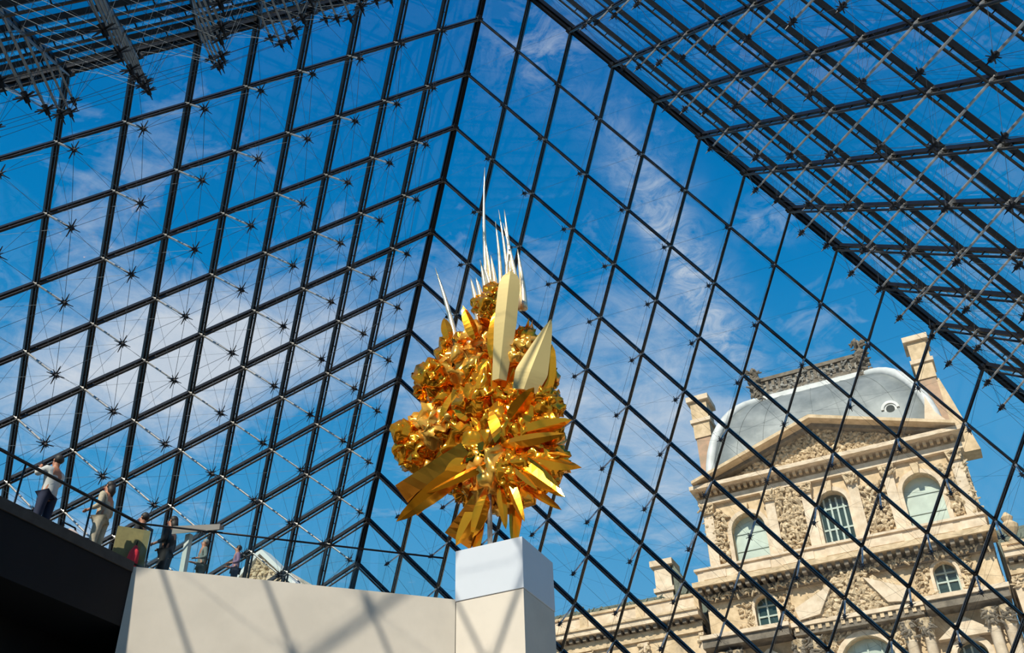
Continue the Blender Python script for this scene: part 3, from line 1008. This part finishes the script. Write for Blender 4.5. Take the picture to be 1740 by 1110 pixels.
MB().prism([(-7.9, 14.5), (-4.1, 14.5), (-6.0, 15.9)], FY - .35, FY + .4).build('window_gable', M['stone_pale'], pv)
for x in (-9.4, -8.3, -3.7, -2.5, 3.9, 5.1, 9.3, 10.3):
    c = MB().lathe((x, FY - .35, 5), [(.5, 0), (.5, .4), (.42, .5), (.40, 5), (.36, 9.6), (.42, 9.7)], 14).build('column', M['stone_pale'], pv, True)
    MB().lathe((x, FY - .35, 14.7), [(.38, 0), (.46, .5), (.44, .6), (.62, 1.3), (.5, 1.35)], 12).build('column_capital', M['relief'], c)
    carving(x - .5, x + .5, 14.8, 16.0, FY - .75, 34, .12, int(x * 13)).build('capital_leaves', M['stone_dark'], c, kind='stuff')
carving(-2.2, 3.7, 14.0, 16.3, FY + .3, 160, .16, 81, lambda x, z: math.hypot(x - .75, z - 13.9) > 2.4).build('relief_carving', M['relief'], pv, kind='stuff')


# ================================================================== WINGS OF THE PALACE
def wing(x0, x1, label, seed, z_top=21.3, chim=None):
    wg = thing('palace_wing', label, 'building', ((x0 + x1) / 2, FY + 8, 0))
    yf = FY + .6
    bays = int((x1 - x0) / 4.2)
    step = (x1 - x0) / bays
    arcs = [(x0 + step * (i + .5), 1.1, 12.5, 15.2) for i in range(bays)]
    bx('wall_core', 'stone', wg, x0, x1, yf + .9, yf + 14, 0, 20)
    arch_front(x0, x1, 0, 19.2, arcs, yf, yf + .95).build('front_wall', M['stone'], wg)
    for c, hw, zb, zs in arcs:
        poly = [(c - hw, zb), (c + hw, zb)] + [(c + hw * math.cos(PI * i / 10), zs + hw * math.sin(PI * i / 10)) for i in range(11)]
        w = MB().prism(poly, yf + .6, yf + .7).build('window', M['window_glass'], wg)
        fr = MB()
        fr.box(c - .06, c + .06, yf + .5, yf + .62, zb, zs + hw)
        fr.box(c - hw, c + hw, yf + .5, yf + .62, zs - .06, zs + .06)
        fr.build('window_frame', M['wood'], w)
        arch_ring(c, zs, hw, hw + .3, yf - .15, yf + .2, zs - zb).build('archivolt', M['stone_pale'], wg)
    for i in range(bays + 1):
        x = x0 + step * i
        p = bx('pilaster', 'stone_pale', wg, max(x0, x - .4), min(x1, x + .4), yf - .2, yf + .1, 8, 18.2)
        carving(max(x0, x - .5), min(x1, x + .5), 17.4, 18.1, yf - .25, 16, .12, i + seed).build('capital_leaves', M['relief'], p, kind='stuff')
    bx('frieze', 'stone', wg, x0, x1, yf - .25, yf + .9, 18.3, 19.0)
    dentils(x0, x1, yf - .7, yf - .2, 19.0, 19.35, .6).build('modillion', M['stone_dark'], wg, kind='stuff')
    bx('cornice', 'stone_pale', wg, x0, x1, yf - 1.0, yf + .9, 19.35, 19.75)
    bx('cornice_cap', 'stone', wg, x0, x1, yf - 1.15, yf + .9, 19.75, 19.92)
    bx('parapet', 'stone_pale', wg, x0, x1, yf - .3, yf + .5, 19.92, z_top - .2)
    bx('parapet_cap', 'stone', wg, x0, x1, yf - .45, yf + .6, z_top - .2, z_top)
    for i in range(bays + 1):
        x = x0 + step * i
        bx('parapet_pier', 'stone', wg, max(x0, x - .35), min(x1, x + .35), yf - .42, yf - .3, 19.92, z_top - .2)
    carving(x0 + .4, x1 - .4, z_top, z_top + .35, yf + .1, int((x1 - x0) * 5), .2, seed).build('crest_foliage', M['slate'], wg, kind='stuff')
    MB().prism([(0, 0), (0, 0), (0, 0)], 0, 0)
    rf = MB()
    rf.add([(x0, yf + 1.2, 20), (x1, yf + 1.2, 20), (x1, yf + 7, 24.5), (x0, yf + 7, 24.5), (x0, yf + 13.5, 20), (x1, yf + 13.5, 20)],
           [(0, 1, 2, 3), (3, 2, 5, 4), (0, 3, 4), (1, 5, 2), (0, 4, 5, 1)])
    rf.build('roof', M['slate'], wg)
    return wg


wL = wing(-40.0, -10.85, 'limestone palace wing left of the domed pavilion, with a chimney above its cornice', 100)
chimney(wL, -14.7, -13.2, 58.8, 60.6, 20.5, 25.2, 'stone_pale', 'stone')
MB().prism([(-13.1, 20.6), (-11.9, 22.6), (-13.1, 24.9)], 58.9, 60.4).build('chimney_flashing', M['slate'], wL)
wR = wing(11.35, 34, 'limestone palace wing right of the domed pavilion, with an urn on its parapet', 200, 20.6)
for x in (12.3, 17.3):
    MB().lathe((x, FY + .6, 20.6), [(.35, 0), (.4, .2), (.2, .4), (.55, 1.0), (.6, 1.3), (.3, 1.6), (.42, 1.9), (.1, 2.3)], 12).build('urn', M['stone'], wR)


# distant pavilion whose gable shows above the diagonal wall
def far_pavilion(x, z, w, label, m_roof):
    p = thing('distant_pavilion', label, 'building', (x, 60, 0))
    bx('wall_core', 'stone', p, x - w, x + w, 57.5, 70, 0, z - 5)
    bx('cornice', 'stone_pale', p, x - w - .6, x + w + .6, 56.8, 70, z - 5, z - 4.4)
    for k in (-1, 0, 1):
        ww = MB().box(x + k * w * .6 - 1, x + k * w * .6 + 1, 57.35, 57.5, z - 10, z - 6.5).build('window', M['window_dark'], p)
        MB().box(x + k * w * .6 - .08, x + k * w * .6 + .08, 57.28, 57.35, z - 10, z - 6.5).build('window_frame', M['wood'], ww)
    MB().prism([(x - w, z - 4.4), (x + w, z - 4.4), (x, z)], 57.0, 58.2).build('gable', M['stone_pale'], p)
    for s in (-1, 1):
        MB().prism([(x, z - .1), (x, z + .5), (x + s * (w + .7), z - 4.1), (x + s * (w + .7), z - 4.6)], 56.6, 58.4).build('raking_cornice', M['white_metal'], p)
    carving(x - w * .8, x + w * .8, z - 4.2, z - .6, 57.0, 120, .25, 5, lambda a, b: b < z - .5 - abs(a - x) * 4.2 / w).build('relief_carving', M['relief'], p, kind='stuff')
    MB().add([(x - w, 58.2, z - 4.4), (x + w, 58.2, z - 4.4), (x, 58.2, z - .2), (x - w, 70, z - 4.4), (x + w, 70, z - 4.4), (x, 70, z - .2)],
             [(0, 1, 2), (3, 5, 4), (0, 2, 5, 3), (1, 4, 5, 2)]).build('roof', M[m_roof], p)
    return p


far_pavilion(-54.6, 33.7, 4.2, 'pale gabled pavilion top just above the diagonal stone wall', 'stone_pale')

# ================================================================== ON THE LANDING
ZL = -0.10
# handrails
hr = thing('handrail', 'thin dark steel handrail along the landing edge beside the visitors', 'railing', (-6.3, -7, ZL))
pts = [(-6.3, -16.0, 1.0), (-6.3, -3.65, 1.0)]
MB().tube(pts, 0.032, 8).build('rail', M['steel'], hr, True)
MB().tube([(-6.3, -16.0, 0.16), (-6.3, -3.65, 0.16)], 0.02, 6).build('lower_rail', M['steel'], hr, True)
for y in [-15.2 + 1.65 * k for k in range(8)]:
    MB().tube([(-6.3, y, ZL), (-6.3, y, 1.0)], 0.02, 8).build('post', M['steel'], hr)
gr = thing('glass_balustrade', 'glass balustrade with a slim grey rail above the diagonal wall', 'balustrade', (-3.5, -1.0, ZL))


def dg(s, off):
    p = A + tdir * s + nd * off
    return p.x, p.y


LEN = (B - A).length
MB().tube([(*dg(-0.05, .62), .99), (*dg(LEN - 0.1, .62), .99)], 0.022, 8).build('rail', M['steel'], gr, True)
for k in range(4):
    s0, s1 = LEN * k / 4 + .05, LEN * (k + 1) / 4 - .12
    MB().bar((*dg(s0, .62), .43), (*dg(s1, .62), .43), 0.012, 1.02, (0, 0, 1)).build('glass_panel', M['rail_glass'], gr)

# sign stand, olive stand-in panel and bag
ss = thing('sign_stand', 'white post stand with a slanting grey tray at the corner of the landing', 'stand', (-5.9, -3.0, ZL))
px_, py_ = -5.75, -3.15
MB().box(px_ - .06, px_ + .06, py_ - .05, py_ + .05, ZL, 0.98).build('post', M['white_metal'], ss)
MB().box(px_ - .25, px_ + .25, py_ - .2, py_ + .2, ZL, ZL + .03).build('base', M['white_metal'], ss)
MB().add([(-5.95, -3.45, .92), (-5.1, -3.0, 1.02), (-5.25, -2.7, 1.16), (-6.1, -3.15, 1.16), (-5.95, -3.45, 1.10), (-5.1, -3.0, 1.14), (-5.25, -2.7, 1.22), (-6.1, -3.15, 1.22)],
         [(0, 1, 2, 3), (7, 6, 5, 4), (0, 4, 5, 1), (1, 5, 6, 2), (2, 6, 7, 3), (3, 7, 4, 0)]).build('tray', M['concrete'], ss)
bd = thing('olive_stand_in', 'olive brown panel standing in for an unidentified mass behind the handrail', 'board', (-6.75, -3.9, ZL))
MB().bar((-6.90, -4.02, .50), (-6.50, -3.50, .50), 0.06, 1.16, (0, 0, 1)).build('panel', M['olive'], bd)  # flat stand-in for an olive mass of unknown nature
for p in ((-6.86, -3.97), (-6.54, -3.55)):
    MB().box(p[0] - .03, p[0] + .03, p[1] - .03, p[1] + .03, ZL, ZL + .1).build('foot', M['steel'], bd)
bg_ = thing('shoulder_bag', 'pale pink soft bag resting on the landing between two visitors', 'bag', (-6.72, -5.36, ZL))
m_ = MB()
m_.blob((-6.72, -5.36, .17), .30, (1.0, 1.1, .85), .08, 3)
m_.build('bag_body', M['pink_cloth'], bg_, True)
MB().tube([(-6.72, -5.6, .3), (-6.72, -5.5, .52), (-6.72, -5.2, .52), (-6.72, -5.1, .3)], .02, 6).build('strap', M['black_cloth'], bg_, True)


# ================================================================== PEOPLE
def skin_obj(name, verts, edges, m_, parent, sub=1, root=0):
    me = bpy.data.meshes.new(name)
    me.from_pydata([tuple(v[0]) for v in verts], edges, [])
    me.materials.append(m_)
    o = bpy.data.objects.new(name, me)
    COL.objects.link(o)
    o.parent = parent
    o.modifiers.new('skin', 'SKIN')
    o.modifiers['skin'].use_smooth_shade = True
    s2 = o.modifiers.new('sub', 'SUBSURF')
    s2.levels = sub
    s2.render_levels = sub
    for i, v in enumerate(verts):
        r = v[1]
        me.skin_vertices[0].data[i].radius = r if isinstance(r, tuple) else (r, r)
        me.skin_vertices[0].data[i].use_root = (i == root)
    return o


def person(label, x, y, h, face, top, legs, hair, arms, hairlong=False, lean=0.0):
    """figure in its own frame: +Y is where it faces; arms = two (elbow, wrist) pairs"""
    t = thing('person', label, 'person', (x, y, ZL), 'visitors on the landing')
    t.rotation_euler.z = math.atan2(face[1], face[0]) - PI / 2
    k = h / 1.75
    t.scale = (k, k, k)
    V = Vector
    # body: one continuous surface, feet to head
    vs = [(V((0, 0, .98)), (.15, .11)), (V((0, .0 + lean * .3, 1.20)), (.13, .095)), (V((0, lean * .6, 1.42)), (.16, .10)), (V((0, lean * .8, 1.52)), .058),
          (V((0, .01 + lean, 1.60)), (.068, .078)), (V((0, .01 + lean, 1.70)), (.075, .088))]
    es = [(0, 1), (1, 2), (2, 3), (3, 4), (4, 5)]
    for s in (-1, 1):
        b = len(vs)
        vs += [(V((.10 * s, 0, .90)), .085), (V((.11 * s, .03, .50)), .058), (V((.11 * s, -.01, .10)), .038), (V((.12 * s, .14, .04)), .032)]
        es += [(0, b), (b, b + 1), (b + 1, b + 2), (b + 2, b + 3)]
    hands = []
    for s, (el, wr) in zip((-1, 1), arms):
        b = len(vs)
        sh_ = V((.19 * s, lean * .6, 1.43))
        el, wr = V(el), V(wr)
        dr = (wr - el).normalized()
        palm = wr + dr * .07
        vs += [(sh_, .055), (el, .042), (wr, .028), (palm, (.036, .02))]
        es += [(2, b), (b, b + 1), (b + 1, b + 2), (b + 2, b + 3)]
        side = dr.cross(V((0, 0, 1)))
        side = side.normalized() if side.length > .1 else V((1, 0, 0))
        pn = side.cross(dr).normalized()
        for q, ln in ((-1.5, .060), (-.5, .075), (.5, .080), (1.5, .068)):
            c = len(vs)
            vs += [(palm + side * (q * .019) + dr * (ln * .55), .0095), (palm + side * (q * .021) + dr * ln - pn * .015, .008)]
            es += [(b + 3, c), (c, c + 1)]
        c = len(vs)
        vs += [(wr + dr * .035 - side * .045, .011), (wr + dr * .075 - side * .06 - pn * .01, .009)]
        es += [(b + 3, c), (c, c + 1)]
        hands.append((sh_, el, wr))
    skin_obj('body', vs, es, M['skin'], t)
    # head details
    hc = V((0, .01 + lean, 1.665))
    nose = MB().add([hc + V((0, .082, .02)), hc + V((-.014, .080, -.022)), hc + V((.014, .080, -.022)), hc + V((0, .112, -.018))], [(0, 1, 3), (0, 3, 2), (1, 2, 3), (0, 2, 1)])
    o = link('nose', nose.mesh('nose', M['skin'], True), t, (0, 0, 0))
    for s in (-1, 1):
        link('eye', MB().blob(hc + V((.03 * s, .078, .012)), .010, lv=1).mesh('eye', M['black_plastic']), t, (0, 0, 0))
        link('ear', MB().blob(hc + V((.080 * s, -.005, -.005)), .024, (.5, .8, 1.2)).mesh('ear', M['skin'], True), t, (0, 0, 0))
    link('mouth', MB().box(-.02, .02, hc.y + .078, hc.y + .086, hc.z - .05, hc.z - .043).mesh('mouth', M['red_cloth']), t, (0, 0, 0))
    hm = MB()
    hm.blob(hc + V((0, -.042, .034)), .097, (.95, .92, 1.0), .03, 3)
    if hairlong:
        hm.tube([hc + V((0, -.05, .02)), hc + V((0, -.075, -.10)), hc + V((0, -.07, -.22))], [.085, .08, .045], 10)
    link('hair', hm.mesh('hair', hair, True), t, (0, 0, 0))
    # clothes
    vs = [(V((0, 0, .84)), (.19, .15)), (V((0, lean * .3, 1.18)), (.155, .12)), (V((0, lean * .6, 1.42)), (.175, .12)), (V((0, lean * .75, 1.49)), (.085, .075))]
    es = [(0, 1), (1, 2), (2, 3)]
    for (sh_, el, wr) in hands:
        b = len(vs)
        vs += [(sh_, .072), (el, .060), (el.lerp(wr, .75), .046)]
        es += [(2, b), (b, b + 1), (b + 1, b + 2)]
    skin_obj('top', vs, es, top, t)
    vs = [(V((0, 0, 1.04)), (.16, .125))]
    es = []
    for s in (-1, 1):
        b = len(vs)
        vs += [(V((.10 * s, 0, .88)), .105), (V((.11 * s, .03, .50)), .080), (V((.11 * s, -.01, .12)), .062)]
        es += [(0, b), (b, b + 1), (b + 1, b + 2)]
    skin_obj('trousers', vs, es, legs, t)
    for s in (-1, 1):
        m_ = MB()
        m_.tube([(.115 * s, -.06, .045), (.118 * s, .05, .05), (.122 * s, .19, .035)], [.045, .052, .03], 8)
        link('shoe', m_.mesh('shoe', M['black_plastic'], True), t, (0, 0, 0))
    return t


FACE_L = (-0.93, -0.38)
up_arms = (((-.30, .12, 1.28), (-.10, .26, 1.56)), ((.30, .12, 1.28), (.10, .26, 1.56)))
low_arms = (((-.27, -.02, 1.14), (-.20, .20, 1.10)), ((.27, -.02, 1.14), (.20, .20, 1.12)))
p1 = person('person in white top and navy trousers raising both hands to the face, farthest left', -6.73, -5.98, 1.80, (-.97, -.10), M['white_cloth'], M['navy_cloth'], M['hair'], up_arms)
p2 = person('person in cream clothes with dark hair, between the pale bag and the olive panel', -6.64, -4.69, 1.80, FACE_L, M['cream_cloth'], M['cream_cloth'], M['hair'], low_arms, True)
p3 = person('person in black clothes standing beside the red bag', -7.05, -3.25, 1.80, FACE_L, M['black_cloth'], M['black_cloth'], M['hair'], low_arms)
p4 = person('person in dark clothes standing right of the olive panel, nearest the white stand', -6.60, -2.85, 1.78, FACE_L, M['black_cloth'], M['black_cloth'], M['hair'], low_arms, True)
p5 = person('grey-clothed person behind the white stand, head below the tray', -6.05, -2.35, 1.34, (-.5, -.8), M['grey_cloth'], M['grey_cloth'], M['hair_grey'], low_arms)
p6 = person('person in mauve top low behind the wall, right of the white stand', -5.45, -1.95, 1.22, (-.6, -.7), M['purple_cloth'], M['navy_cloth'], M['hair'], low_arms)
ph = thing('camera_phone', 'small black phone held up by the person in white', 'phone', (-6.95, -6.02, 1.58))
MB().box(-6.985, -6.965, -6.09, -5.95, 1.50, 1.60).build('phone_case', M['black_plastic'], ph)
rb = thing('red_bag', 'bright red bag hanging in front of the person in black', 'bag', (-6.50, -3.80, ZL))
m_ = MB()
m_.tube([(-6.55, -3.80, .12), (-6.55, -3.79, .30), (-6.55, -3.77, .52), (-6.57, -3.74, .68)], [.07, .12, .10, .03], 10)
m_.build('bag_body', M['red_cloth'], rb, True)
MB().tube([(-6.57, -3.74, .66), (-6.66, -3.62, .98), (-6.80, -3.45, 1.12)], .012, 6).build('strap', M['black_cloth'], rb, True)
